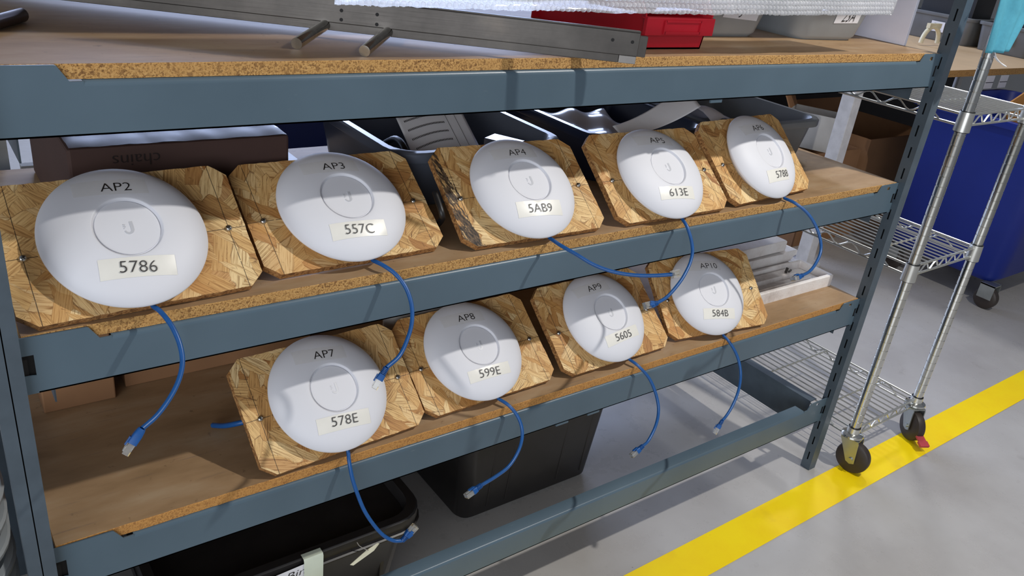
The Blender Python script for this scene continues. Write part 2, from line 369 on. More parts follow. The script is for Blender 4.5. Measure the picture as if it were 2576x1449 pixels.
# ------------------------------------------------------------------ shelving unit
L = 1.8288; ZF = [1.13272, .83070, .52062, .21973]; HB, TAB, NTP, NB = .0582, .01623, .0721, .0828
DEPTH = .60; UP = 1.4357
shelf = empty('shelving_unit', 'blue-grey painted steel shelving unit holding the boards of white discs', 'shelving')
def beam(z, ledge=.022, mirror=False, y=0):
    m = MB()
    def pr(poly): m.prism([(a, z+b) for a, b in poly], 0, .002)
    pr([(0, -HB), (.013, -HB), (.013, -.034), (0, -.034)]); pr([(0, -.007), (.013, -.007), (.013, TAB), (0, TAB)])
    pr([(L-.013, -HB), (L, -HB), (L, -.034), (L-.013, -.034)]); pr([(L-.013, -.010), (L, -.010), (L, TAB), (L-.013, TAB)])
    pr([(.013, -HB), (L-.013, -HB), (L-.013, -.006), (L-NB-.013, -.006), (NB+.013, -.006), (.013, -.006)])
    pr([(.013, -.006), (NB+.013, -.006), (NB+.013, -.0005), (NB+.011, -.001), (NB, -.001), (NTP, TAB-.001), (NTP-.002, TAB), (.013, TAB)])
    a, b = L-.046, L-.034
    pr([(a, -.006), (L-.013, -.006), (L-.013, .002), (a, .002)]); pr([(b, .002), (L-.013, .002), (L-.013, .0095), (b, .0095)])
    pr([(a, .0095), (L-.013, .0095), (L-.013, TAB), (a, TAB)])
    pr([(L-NB-.013, -.006), (a, -.006), (a, TAB), (L-NTP+.002, TAB), (L-NTP, TAB-.001), (L-NB, -.001), (L-NB-.011, -.001), (L-NB-.013, -.0005)])
    prof = [(0, z-.006), (.0004, z-.0035), (.0018, z-.0014), (.004, z), (ledge, z), (ledge, z-.0018), (.0042, z-.0018), (.0028, z-.0028), (.002, z-.006)]
    m.xprism(prof, NB+.013, L-NB-.013)
    m.xprism([(.0, z-HB), (.014, z-HB), (.014, z-HB+.0015), (.002, z-HB+.0015), (.002, z-HB+.002), (0, z-HB+.002)], .013, L-.013)
    m.box(.0005, .016, .0035, .012, z-.038, z-.004, 1); m.box(L-.016, L-.0005, .0035, .012, z-.038, z-.007, 1)  # dark blocks added behind the end slots, standing in for shade inside
    ob = m.build('front_beam', [PAINT, DARK], shelf, smooth=40)
    return ob
for z in ZF: beam(z, .03 if z < .3 else .022)
beam(UP)
for z in ZF+[UP]:
    m = MB(); m.box(.002, L-.002, DEPTH-.002, DEPTH, z-HB, z-.001); m.box(.002, L-.002, DEPTH-.025, DEPTH-.002, z-.004, z-.002); m.build('rear_beam', PAINT, shelf)
    for x0 in (.004, L-.032):
        m = MB(); m.box(x0, x0+.028, .026, DEPTH-.028, z-.004, z-.002); xx = x0 if x0 > 1 else x0+.026
        m.box(xx, xx+.002, .026, DEPTH-.028, z-.092, z-.004); m.build('side_beam', POST, shelf)
# clips under the beams
for x, z in ((1.085, ZF[0]), (.925, ZF[2]), (.845, ZF[2])):
    m = MB(); m.box(x, x+.03, .001, .004, z-HB-.006, z-HB); m.build('beam_clip', PAINT, shelf)
def post(x0, x1, y0, y1, inner_x, ztop=1.95, seam=True):
    m = MB(); t = .0015; xm = (x0+x1)/2
    front = y0 if y0 < .3 else y1-t
    if seam:
        m.box(x0, xm-.0007, front, front+t, 0, ztop); m.box(xm+.0007, x1, front, front+t, 0, ztop)
    else: m.box(x0, x1, front, front+t, 0, ztop)
    m.box(x0, x1, (y1-t if y0 < .3 else y0), (y1 if y0 < .3 else y0+t), 0, ztop)
    ox = x0 if inner_x == x1 else x1-t; m.box(ox, ox+t, y0+t, y1-t, 0, ztop)
    ix = inner_x-t if inner_x == x1 else inner_x; ym = (y0+y1)/2
    pitch, sl = .0517, .026; z = .03
    m.box(ix, ix+t, y0+t, ym-.002, 0, ztop); m.box(ix, ix+t, ym+.002, y1-t, 0, ztop)
    zz = 0
    while z < ztop-.05:
        m.box(ix, ix+t, ym-.002, ym+.002, zz, z); zz = z+sl; z += pitch
    m.box(ix, ix+t, ym-.002, ym+.002, zz, ztop)
    m.box(xm-.004, xm+.004, ym-.005, ym+.005, 0, ztop, 1)
    return m.build('post', [POST, DARK], shelf, bevel=0)
post(-.0312, 0, -.016, .0125, 0); post(L, L+.029, -.0145, .0135, L, seam=False)
post(-.0312, 0, DEPTH-.03, DEPTH, 0); post(L, L+.0312, DEPTH-.03, DEPTH, L)
DA, DB, DC, DU = [z+.0163 for z in ZF[:3]]+[UP+.0163]
for z, nm, e in ((ZF[0], 'brown hardboard deck of the top shelf with rough particleboard edge', PEDGE), (ZF[1], 'brown particleboard deck of the shelf under the upper row of discs', PEDGE),
              (ZF[2], 'brown deck with smooth orange edge under the lower row of discs', PEDGE2), (UP, 'overhead particleboard deck above the picture edge', PEDGE)):
    m = MB(); rg = random.Random(int(z*1000)); x0, x1 = .004, L-.004
    n = 240; fr = []
    for i in range(n+1):
        x = x0+(x1-x0)*i/n; j = rg.uniform(-.0006, .0003)
        fr.append((x, .0045+j))
    top = [m.bm.verts.new((x, y+.0008, z+.0163)) for x, y in fr]; mid = [m.bm.verts.new((x, y, z+.0152)) for x, y in fr]; bot = [m.bm.verts.new((x, y, z+.0006)) for x, y in fr]
    bt = [m.bm.verts.new((x, DEPTH-.006, z+.0163)) for x, y in fr]; bb = [m.bm.verts.new((x, DEPTH-.006, z+.0006)) for x, y in fr]
    for i in range(n):
        for a, b, mi in ((bot, mid, 1), (mid, top, 1), (top, bt, 0), (bt, bb, 1), (bb, bot, 0)):
            f = m.bm.faces.new((a[i], a[i+1], b[i+1], b[i])); f.material_index = mi
    for q in (0, n):
        f = m.bm.faces.new([a[q] for a in (bot, mid, top, bt, bb)]); f.material_index = 1
    tag(m.build('shelf_deck', [DECK, e]), nm, 'shelf board')

# ------------------------------------------------------------------ access point boards
BW, BH, BCX, BCZ, RD, SX, SZ = .2876, .1868, .0196, .0174, .0964, .1209, .0877
BT = .012
BO = {2: (0.1474, 0.008, 0.0506, 0.8848, -0.0104, 0.0887), 3: (0.4424, 0.0335, 0.025, 0.9654, -0.0054, 0.0857), 4: (0.7544, 0.0136, -0.0249, 0.9133, -0.008, 0.0851), 5: (1.0733, 0.0063, -0.0166, 0.878, -0.0152, 0.0826), 6: (1.3772, 0.0199, 0.0723, 0.8019, -0.0099, 0.0852),
      7: (0.4213, 0.008, 0.0603, 0.8499, -0.0108, 0.0929), 8: (0.7127, 0.026, 0.0301, 0.9239, -0.0161, 0.0902), 9: (1.0178, 0.0246, 0.0155, 0.8767, -0.0108, 0.0913), 10: (1.318, 0.0213, -0.1394, 0.7945, -0.0222, 0.0866)}
PROF = [(r, h+.0084) for r, h in ((0.0003, .0312), (.02, .0312), (.0362, .0310), (.0367, .0296), (.0374, .0296), (.0378, .0304), (.0396, .0335), (.0403, .0339), (.041, .0340), (.046, .0336), (.053, .0327), (.060, .0314), (.067, .0297), (.074, .0275), (.080, .0250), (.085, .0222), (.0892, .0190), (.0925, .0157), (.0948, .0128), (.0960, .0110), (RD, .0096), (.0961, .0078), (.0950, .0062), (.088, .0048))]
def hdome(r):
    for (a, b), (c, d) in zip(PROF, PROF[1:]):
        if a <= r <= c: return b+(d-b)*(r-a)/(c-a)
    return PROF[0][1] if r < .001 else .008
def dome_pt(x, y, off): return Vector((x, y, hdome(math.hypot(x, y))+off))
NUM = {2: '5786', 3: '557C', 4: '5AB9', 5: '613E', 6: '5788', 7: '578E', 8: '599E', 9: '5605', 10: '584B'}
LAB = {  # name start x,y,len,angle ; number start x,y,len,angle ; tape centre x,y,w,angle,h
 2: ((-.0169, .0515, .0347, -4.6), (-.0247, -.0583, .0414, -8.5), (-.0027, -.0540, .0855, -5.4, .0248)),
 3: ((-.0190, .0485, .0342, -3.4), (-.0260, -.0615, .0438, -6.3), (-.0032, -.0564, .0844, -3.0, .0242)),
 4: ((-.0179, .0488, .0340, -1.6), (-.0266, -.0587, .0448, -4.8), (-.0034, -.0531, .0858, -3.8, .0262)),
 5: ((-.0148, .0523, .0361, -6.0), (-.0276, -.0599, .0444, -4.5), (-.0060, -.0544, .0820, -5.5, .0242)),
 6: ((-.0210, .0482, .0357, -0.4), (-.0185, -.0601, .0407, -1.3), (-.0088, -.0539, .0680, -.8, .0255)),
 7: ((-.0142, .0518, .0345, -7.2), (-.0248, -.0578, .0432, -6.6), (-.0027, -.0546, .0880, -4.4, .0236)),
 8: ((-.0197, .0506, .0352, -3.2), (-.0256, -.0585, .0432, -4.2), (-.0019, -.0525, .0877, -.8, .0210)),
 9: ((-.0293, .0510, .0358, 1.0), (-.0164, -.0601, .0422, 2.7), (.0042, -.0515, .0890, 5.0, .0220)),
 10: ((-.0168, .0511, .0464, -5.1), (-.0262, -.0582, .0430, -7.0), (-.0042, -.0541, .0856, -6.8, .0230))}
CAB = {
2: [(.1448,.0015,.8589),(.1496,-.0148,.8576),(.1562,-.0334,.8465),(.1595,-.0507,.8302),(.1577,-.0651,.8138),(.1489,-.0787,.7989),(.1344,-.0926,.7864),(.1154,-.1074,.7765),(.0962,-.12,.7726),(.0852,-.12,.7545)],
3: [(.4524,.026,.8588),(.4589,.0054,.8584),(.4694,-.0118,.8503),(.4776,-.028,.8359),(.4795,-.0443,.8157),(.4732,-.0593,.7956),(.4606,-.0722,.7793),(.4402,-.0871,.7632),(.4133,-.1,.7581),(.4012,-.1,.7325)],
4: [(.7631,.0051,.8577),(.7616,-.0263,.8572),(.7729,-.0547,.8511),(.7874,-.0793,.8424),(.8042,-.1,.8374),(.8221,-.1186,.8361),(.8403,-.1359,.8378),(.8584,-.1524,.8419),(.8782,-.17,.8483),(.9075,-.17,.8481)],
5: [(1.0706,-.0057,.8541),(1.0692,-.0205,.8457),(1.0697,-.0351,.8277),(1.0669,-.047,.8091),(1.0572,-.0561,.7945),(1.0409,-.0652,.7813),(1.0145,-.0765,.7671),(.9734,-.0904,.7536),(.9367,-.1,.7514),(.9049,-.1,.7555)],
6: [(1.3972,.0099,.853),(1.3991,-.0155,.8513),(1.4153,-.0382,.8366),(1.4281,-.0582,.8133),(1.4316,-.0761,.7869),(1.4225,-.0891,.7667),(1.3953,-.1017,.7513),(1.3629,-.112,.7434),(1.3277,-.12,.7444),(1.2862,-.12,.7422)],
7: [(.4111,.0007,.5481),(.4084,-.01,.5349),(.4096,-.0203,.5108),(.415,-.0294,.4839),(.4236,-.0378,.4548),(.4371,-.0454,.4265),(.4528,-.0517,.4022),(.4693,-.0564,.3877),(.4837,-.06,.3841),(.4987,-.06,.4048)],
8: [(.7107,.0188,.5486),(.7194,-.0017,.5441),(.7298,-.0173,.5277),(.733,-.0301,.5084),(.7264,-.0415,.4905),(.7094,-.0533,.4758),(.683,-.0657,.4662),(.6465,-.0782,.4674),(.6095,-.09,.4724),(.581,-.09,.4594)],
9: [(1.0317,.0187,.5489),(1.0379,-.0016,.5437),(1.054,-.0214,.5227),(1.0629,-.0376,.4967),(1.0651,-.0514,.4711),(1.0586,-.0622,.451),(1.0423,-.073,.4342),(1.0169,-.0843,.4211),(.9974,-.09,.4201),(.9677,-.09,.4055)],
10: [(1.3109,.0112,.5431),(1.3141,-.007,.5338),(1.324,-.0232,.5119),(1.3286,-.0368,.4878),(1.3254,-.0486,.4646),(1.3105,-.0617,.4404),(1.2837,-.0748,.42),(1.2568,-.0845,.4084),(1.2376,-.09,.4046),(1.2229,-.09,.3763)]}
AREA = {2: 'upper row left end beside the post', 3: 'upper row between AP2 and AP4', 4: 'upper row on a board with black bark streak', 5: 'upper row in front of the plastic film', 6: 'upper row right end', 7: 'lower row left end', 8: 'lower row between AP7 and AP9', 9: 'lower row under the AP4 cable', 10: 'lower row right end beside white foam'}
dome_me = None; shared = {}
def share(key, fn):
    if key not in shared: shared[key] = fn().data
    me = shared[key]; return me
def inst(name, me, parent, M4=None):
    o = bpy.data.objects.new(name, me); COL.objects.link(o); o.parent = parent
    if M4 is not None: o.matrix_local = M4
    return o
def mesh_of(mb, name, mats, smooth=None):
    o = mb.build(name, mats, smooth=smooth); me = o.data; bpy.data.objects.remove(o); return me
m = MB(); m.lathe(PROF, 112); DOME = mesh_of(m, 'dome_cover', WHITEP, 28)
m = MB(); m.lathe([(.0775, .0005), (.078, .0012), (.082, .0135), (.0800, .0135)], 64); PLATE = mesh_of(m, 'mount_plate', WHITEB, 30)
m = MB(); m.lathe([(.0002, .0042), (.0022, .0040), (.0038, .0030), (.0046, .0014), (.0048, 0)], 18)
for a in (0, PI/2): m.box(-.0026, .0026, -.0006, .0006, .0038, .0044, 1, Matrix.Rotation(a+.5, 3, 'Z'), (0, 0, .0041))
SCR = mesh_of(m, 'screw', [SCREW, DARK], 40)
def logo_mesh():
    m = MB(); R = .0062
    def strip(pts, wd):
        rows = []
        for i, p in enumerate(pts):
            t = (pts[min(i+1, len(pts)-1)]-pts[max(i-1, 0)]).normalized(); nn = Vector((-t.y, t.x, 0))
            rows.append((p+nn*wd[i]/2, p-nn*wd[i]/2))
        z = Vector((0, 0, .00045))
        m.loft([[a, b, b+z, a+z] for a, b in rows])
    b = .0396
    right = [Vector((.0045, .0075-.010*k/6, b)) for k in range(6)]
    arc = [Vector((.0045*math.cos(a), -.0028-.0055*math.sin(a), b)) for a in [PI*k/12 for k in range(1, 12)]]
    strip(right+arc, [.0034]*6+[.0034-.0022*k/11 for k in range(11)])
    for x, y in ((-.0045, -.001), (-.0045, .0016), (-.0045, .0042), (-.0030, .0010), (-.0030, .0036)):
        m.box(x-.0006, x+.0006, y-.0006, y+.0006, b, b+.00045)
    return mesh_of(m, 'logo_mark', LOGO)
LOGOM = logo_mesh()
def tape_mesh(cx, cy, wd, ht, ang, off, seed):
    m = MB(); rg = random.Random(seed); nx, ny = 28, 9; c, s = math.cos(ang), math.sin(ang); V = []
    k0 = [(rg.uniform(.2, .8), rg.uniform(.0004, .0011), rg.uniform(-.3, .3)) for _ in range(3)]
    for i in range(nx+1):
        row = []
        for j in range(ny+1):
            u, v = i/nx-.5, j/ny-.5; x, y = u*wd, v*ht
            X, Y = cx+c*x-s*y, cy+s*x+c*y
            z = off
            for p, a, q in k0: z += a*.5*max(0, 1-abs(u+.5-p-q*v)/.035)*max(0, .3+v)
            r = math.hypot(X, Y)
            row.append(m.bm.verts.new(Vector((X, Y, hdome(min(r, .0965))+z))))
        V.append(row)
    for i in range(nx):
        for j in range(ny): m.bm.faces.new((V[i][j], V[i+1][j], V[i+1][j+1], V[i][j+1]))
    return m
def letters(s, x, y, wd, ht, ang, off, mat_, parent):
    bm = text_bm(s, wd, ht); a = math.radians(ang); c, sn = math.cos(a), math.sin(a)
    for v in bm.verts:
        X, Y = x+c*v.co.x-sn*v.co.y, y+sn*v.co.x+c*v.co.y
        v.co = Vector((X, Y, hdome(math.hypot(X, Y))+off))
    return bm_obj(bm, 'lettering', mat_, parent)
def board_mesh(mat_):
    h = BW/2; m = MB(); rg = random.Random(3)
    cor = [(-h+BCX, 0), (h-BCX, 0), (h, BCZ), (h, BH-BCZ), (h-BCX, BH), (-h+BCX, BH), (-h, BH-BCZ), (-h, BCZ)]
    pts = []
    for (a, b), (c, d) in zip(cor, cor[1:]+cor[:1]):
        n = max(2, int(math.hypot(c-a, d-b)/.008))
        for k in range(n):
            j = rg.uniform(-.0005, .0005) if k else 0
            pts.append(Vector((a+(c-a)*k/n+j, b+(d-b)*k/n+j, 0)))
    dz = Vector((0, 0, -BT)); top = [m.bm.verts.new(p) for p in pts]; bot = [m.bm.verts.new(p+dz) for p in pts]
    m.bm.faces.new(top).material_index = 0; m.bm.faces.new(bot[::-1]).material_index = 0
    for i in range(len(pts)):
        j = (i+1) % len(pts); m.bm.faces.new((top[i], bot[i], bot[j], top[j])).material_index = 1
    return mesh_of(m, 'board', [mat_, OSBE])
BOARD, BOARDD = board_mesh(OSB), board_mesh(OSBD)
def plug(d, end, parent, kind):
    # d: direction of the cable end, plug built along +X from origin at cable end
    X = d.normalized(); Y = Vector((0, 0, 1)).cross(X)
    Y = Y.normalized() if Y.length > .1 else Vector((1, 0, 0)); Z = X.cross(Y)
    if kind.get('roll'): q = Matrix.Rotation(kind['roll'], 3, X); Y, Z = q @ Y, q @ Z
    M4 = Matrix.Identity(4)
    for i in range(3): M4[i][0], M4[i][1], M4[i][2], M4[i][3] = X[i], Y[i], Z[i], end[i]
    bl = .019 if kind.get('boot', True) else -.002
    if kind.get('boot', True):
        m = MB(); rings = []
        def ring(x, hy, hz, r): rings.append([Vector((x, p.x, p.y)) for p in rrect(hy, hz, r, 0, 3)])
        if kind.get('ribs', True):
            x = 0
            for k in range(5):
                ring(x, .0044+k*.0002, .0044, .004); ring(x+.0011, .0044+k*.0002, .0044, .004); ring(x+.0012, .0034, .0034, .003); ring(x+.0019, .0034, .0034, .003); x += .002
            ring(x, .0055, .0046, .002); ring(.0165, .0063, .0050, .0015); ring(.019, .0063, .0050, .0015)
        else:
            ring(0, .0040, .0040, .0036); ring(.002, .0048, .0046, .003); ring(.008, .0060, .0052, .002); ring(.019, .0064, .0052, .0015)
        m.loft(rings)
        m.box(.013, .0235, -.0026, .0026, .0046, .0066)
        inst('plug_boot', mesh_of(m, 'plug_boot', BOOT, 30), parent, M4)
    m = MB(); m.box(bl-.001, bl+.0135, -.00585, .00585, -.0040, .0034); m.box(bl+.0005, bl+.0115, -.0021, .0021, .0034, .0052, 0, Matrix.Rotation(.12, 3, 'Y'))
    po = inst('plug', mesh_of(m, 'plug', CLEAR), parent, M4)
    m = MB()
    for k in range(8): m.box(bl+.0085, bl+.0137, -.0041+k*.00117-.0003, -.0041+k*.00117+.0003, -.0043, -.0034)
    inst('contacts', mesh_of(m, 'contacts', GOLD), po)
ROOT = {}
for i in range(2, 11):
    x, y, yaw, tilt, dx, dz = BO[i]; deck = DB if i < 7 else DC
    ex = Vector((math.cos(yaw), math.sin(yaw), 0)); bk = Vector((-math.sin(yaw), math.cos(yaw), 0))
    ez = math.cos(tilt)*Vector((0, 0, 1))+math.sin(tilt)*bk; nm = -math.cos(tilt)*bk+math.sin(tilt)*Vector((0, 0, 1))
    O = Vector((x, y, deck+.0009+BT*math.sin(tilt)))
    M4 = Matrix.Identity(4)
    for k in range(3): M4[k][0], M4[k][1], M4[k][2], M4[k][3] = ex[k], ez[k], nm[k], O[k]
    r = empty('access_point', f'white disc reading AP{i} and {NUM[i]} on a flakeboard square with blue cable', 'access point', group='white access points on flakeboard squares')
    r.matrix_world = M4; ROOT[i] = r
    inst('board', BOARDD if i == 4 else BOARD, r)
    if i == 4: r.children[0]['label'] = 'flakeboard with a black weathered streak at its left edge'
    T = Matrix.Translation((dx, dz, 0))
    inst('mount_plate', PLATE, r, T); dm = inst('dome_cover', DOME, r, T); inst('logo_mark', LOGOM, dm)
    for sx in (-1, 1): inst('screw', SCR, r, Matrix.Translation((sx*SX, SZ, 0)))
    (ax, ay, al, aa), (nx_, ny_, nl, na), (tx, ty, tw, ta, th) = LAB[i]
    c = math.radians(aa)
    tp = tape_mesh(ax+.012*math.cos(c)-.005*math.sin(c), ay+.006, .084, .023, c, .00035, i).build('name_tape', CTAPE, r, smooth=60, noflip=True); tp.matrix_local = T
    letters(f'AP{i}', ax, ay, al, .0130, aa, .0007, INK, tp)
    tp = tape_mesh(tx, ty, tw, th, math.radians(ta), .0004, i+40).build('number_tape', TAPE, r, smooth=60, noflip=True); tp.matrix_local = T
    letters(NUM[i], nx_, ny_, nl, .0142, na, .0016, INKG, tp)
    # prop leg behind the board
    inv = M4.inverted(); st = .118; top = O+ez*st-nm*(BT+.001)
    m = MB(); m.box(-.012, .012, -.006, .006, .0006, top.z-deck-.006)
    lg = m.build('prop_leg', OSBE, r); lg.matrix_local = inv @ Matrix.Translation((top.x, top.y+.008, deck)) @ Matrix.Rotation(yaw, 4, 'Z')
    # cable
    P = CAB[i]; path = spline(P[:-1], 5)
    back = Vector(P[0])-(Vector(P[1])-Vector(P[0])).normalized()*.004+ez*.02
    m = MB(); m.tube([back+nm*.006]+path, .0031, 10)
    cb = m.build('ethernet_cable', BLUE, r, smooth=50); cb.matrix_local = inv
    d = (Vector(P[-1])-Vector(P[-2]))*.75+(Vector(P[-2])-Vector(P[-3]))*.25
    kind = {2: dict(ribs=False, roll=.6), 4: dict(boot=False, roll=.9), 3: dict(roll=.8), 5: dict(roll=-.9), 6: dict(roll=.5), 7: dict(roll=1.2), 8: dict(roll=.5), 9: dict(roll=.6), 10: dict(roll=1.0)}[i]
    plug(d, Vector(P[-2]), cb, kind)

# ------------------------------------------------------------------ things on the top shelf
# steel bar assembly
bar = empty('steel_bar', 'long mill steel bar with round pegs lying across the top shelf', 'steel bar', (.7841, -.1004, DA+.011), 0)
bd = Vector((-.83345, .5526, 0)); bar.rotation_euler.z = math.atan2(bd.y, bd.x)   # local +x runs to the back left, +y to the aisle
LB_ = 1.02
m = MB(); m.box(0, LB_, -.006, 0, .0119, .0440); m.box(0, LB_, -.009, 0, .0440, .0462); m.build('upper_bar', STEEL, bar, bevel=.0008)
for xx, zz in ((.010, .031), (.038, .031), (.363, .029), (.363, .016), (.411, .029), (.411, .017)):
    m = MB(); m.rod((xx, .00035, zz), (xx, -.002, zz), .0024, 14); m.build('screw_hole', DARK, bar)
m = MB(); m.box(.0255, LB_, -.010, -.0012, .0012, .0119); m.build('lower_bar', STEEL, bar, bevel=.0006)
m = MB(); m.box(.001, .0252, -.010, -.0006, .0012, .0118); m.build('end_block', plain('bright_steel', (150, 146, 142), .4, .7), bar, bevel=.0006)
m = MB(); m.box(-.026, .95, -.078, -.069, .0012, .031); m.build('rear_bar', STEEL, bar, bevel=.0006)
m = MB(); m.box(.30, .31, -.085, -.006, .0119, .030); m.build('cross_link', STEEL, bar, bevel=.0006)
for xx in (.433, .348):
    m = MB(); m.rod((xx, -.0025, .0072), (xx+.019, .096, -.0036), .0073, 20); m.build('round_peg', CHROME, bar, smooth=40)
# dark tube at the back left
m = MB(); m.tube([(-.02, .09, DA+.0088), (.05, .195, DA+.0088), (.075, .234, DA+.0088)], .0085, 14); tag(m.build('metal_tube', PIPE, smooth=50), 'dark shiny metal tube lying at the left of the top shelf', 'tube')
# red hopper bin
rb = empty('red_bin', 'red plastic stacking bin with open hopper front on the top shelf', 'bin', (1.03, .062, DA))
m = MB(); w2, wl = .068, .083; D_ = .30
m.box(-w2, w2, 0, D_, 0, .003)
m.loft([[Vector((-w2, 0, 0)), Vector((w2, 0, 0)), Vector((w2+.006, .0, .030)), Vector((-w2-.006, .0, .030))], [Vector((-w2, .003, 0)), Vector((w2, .003, 0)), Vector((w2+.006, .003, .030)), Vector((-w2-.006, .003, .030))]])
for s in (-1, 1):
    m.loft([[Vector((s*a, yy, zz)) for a, yy, zz in ((w2, 0, 0), (w2, D_, 0), (wl, D_, .115), (wl, .04, .115), (wl, -.004, .058), (w2+.006, 0, .026))],
            [Vector((s*(a-.003), yy, zz)) for a, yy, zz in ((w2, 0, 0), (w2, D_, 0), (wl, D_, .115), (wl, .04, .115), (wl, -.004, .058), (w2+.006, 0, .026))]])
m.box(-wl, wl, D_-.003, D_, 0, .115)
m.build('bin_body', RED, rb)
m = MB(); m.box(-wl, wl, -.010, -.002, .024, .052); m.box(-wl, wl, -.010, .004, .050, .053); m.build('front_lip', RED, rb, bevel=.001)
m = MB(); m.box(-.040, .046, -.0125, -.010, .027, .031); m.box(-.040, .046, -.0125, -.010, .046, .049); m.box(-.043, -.039, -.0125, -.010, .027, .049); m.box(.045, .049, -.0125, -.010, .027, .049); m.build('label_frame', RED, rb)
# grey bins
def grey_bin(name, label, cx, y0, W, D, H, rot=0):
    r = empty(name, label, 'bin', (cx, y0+D/2, DA), rot)
    m = MB(); tub(m, W, D, H, .022, .035, .010, .016, foot=.010); m.build('bin_body', GREY, r, smooth=40)
    return r
g1 = grey_bin('grey_bin', 'grey plastic bin with a handwritten Jay label behind the red bin', 1.285, .140, .30, .33, .13)
fy = -.165+.010+.022*.25
def on_front(r, D, H, taper, lip, x0, x1, z0, z1, tiltfix, name, text, tw, thh, tx, tz):
    by = D/2-lip; y_at = lambda z: -(by-taper+taper*(z-.01)/(H-.026))-.0012
    m = MB(); m.face([(x0, y_at(z0), z0), (x1, y_at(z0), z0+tiltfix), (x1, y_at(z1), z1+tiltfix), (x0, y_at(z1), z1)]); p = m.build(name, PAPER, r)
    bm = text_bm(text, tw, thh, .25, 0)
    for v in bm.verts: z = tz+v.co.y+tiltfix*(v.co.x/(x1-x0)); v.co = Vector((tx+v.co.x, y_at(z)-.0008, z))
    bm_obj(bm, 'lettering', INK, p)
on_front(g1, .33, .13, .022, .010, -.02, .085, .040, .072, -.006, 'paper_label', 'is Jay', .072, .022, .000, .049)
g2 = grey_bin('grey_bin', 'grey plastic bin with 23A label beside the white panel', 1.615, .110, .27, .33, .13, -.06)
on_front(g2, .33, .13, .022, .010, -.012, .070, .038, .078, .002, 'paper_label', '23A', .042, .024, .010, .042)
# white panel
m = MB(); m.box(1.812, 1.822, .085, .57, DA+.0005, DA+.218); tag(m.build('foam_sheet', BOARDW, bevel=.001), 'upright white panel at the right end of the top shelf', 'panel')
# bubble wrap
wr = empty('bubble_wrap', 'clear bubble wrap sheet hanging along the top edge above the bins', 'bubble wrap', (0, 0, 0))
m = MB(); rg = random.Random(5); X0, X1 = .362, 1.545; nx, nz = 120, 8; V = []
def zb(x): return 1.2185+.0115*max(0, (x-.9)/.65)
def yb(x, z): return -.022+.003*math.sin(x*9)+.002*math.sin(x*31+z*40)
for i in range(nx+1):
    x = X0+(X1-X0)*i/nx; row = []
    for j in range(nz+1):
        z = zb(x)+(1.372-zb(x))*j/nz+(rg.uniform(-.0012, .0012) if j == 0 else 0)
        row.append(m.bm.verts.new((x, yb(x, z), z)))
    V.append(row)
for i in range(nx):
    for j in range(nz): m.bm.faces.new((V[i][j], V[i+1][j], V[i+1][j+1], V[i][j+1]))
ob = m.build('film', WRAP, wr, smooth=60); so = ob.modifiers.new('s', 'SOLIDIFY'); so.thickness = .0004
m = MB(); p = .0094; nb = int((X1-X0)/p)
for i in range(nb):
    for j in range(9):
        x = X0+.004+i*p+(p/2 if j % 2 else 0); z = zb(x)+.0035+j*p*.87
        if x > X1-.002: continue
        q = rg.uniform(.8, 1.1); pr = [(.0043*q, 0), (.0040*q, .0018), (.0027*q, .0034*q)]
        rings = [[Vector((x+a*math.cos(2*PI*k/7), yb(x, z)-.0004-b, z+a*math.sin(2*PI*k/7))) for k in range(7)] for a, b in pr]
        m.loft(rings, False, True)
tag(m.build('bubbles', WRAP, wr, smooth=60), kind='stuff')

# ------------------------------------------------------------------ things behind the upper row
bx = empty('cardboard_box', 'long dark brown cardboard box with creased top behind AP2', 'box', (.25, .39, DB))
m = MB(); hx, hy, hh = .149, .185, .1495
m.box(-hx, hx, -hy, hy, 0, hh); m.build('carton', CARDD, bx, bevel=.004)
m = MB()
V = []; rg = random.Random(2)
for i in range(41):
    row = []
    for j in range(13):
        x = -hx+.003+(2*hx-.006)*i/40; yy = -hy+.002+(.22)*j/12; z = hh+.0012+.0006*math.sin(yy*150+.6*math.sin(x*30))+rg.uniform(0, .0007)-.0004*math.cos(x*120)
        row.append(m.bm.verts.new((x, yy, z)))
    V.append(row)
for i in range(40):
    for j in range(12): m.bm.faces.new((V[i][j], V[i+1][j], V[i+1][j+1], V[i][j+1]))
m.build('packing_tape', plain('glossy_brown_tape', (116, 104, 112), .3, 0, .15, 40, Coat_Weight=.5), bx, smooth=60)
flat_text('chains', .060, .016, plain('faded_black_print', (34, 24, 22), .8), bx, (-.036, -hy-.0008, hh-.012), (-1, 0, 0), (0, 0, -1), 'lettering')
# plank between box and tub
m = MB(); m.box(.452, .520, .21, .575, DB+.0005, DB+.022); tag(m.build('white_plank', WHITEM, bevel=.001), 'white painted plank lying between brown box and grey tub', 'plank')
def shelf_tub(label, x0, x1, y0, D, H, matr, rot=0):
    r = empty('storage_tub', label, 'tub', ((x0+x1)/2, y0+D/2, DB), rot, 'plastic tubs behind the upper row')
    m = MB(); tub(m, x1-x0, D, H, .012, .045, .014, .018, foot=.008); m.build('tub_body', matr, r, smooth=40)
    return r
t1 = shelf_tub('slate grey tub with blue paper behind AP3 and AP4', .577, .945, .192, .38, .107, GREYT)
t2 = shelf_tub('dark tub holding plastic film and white sheet behind AP5', 1.020, 1.365, .196, .38, .105, NAVY)
t3 = shelf_tub('grey tub with slotted lip behind AP6', 1.388, 1.775, .196, .38, .104, GREYU)
m = MB(); m.box(1.60, 1.63, .2075, .2095, DB+.055, DB+.072); m.build('grip_slot', DARK, t3).matrix_world = Matrix.Identity(4)
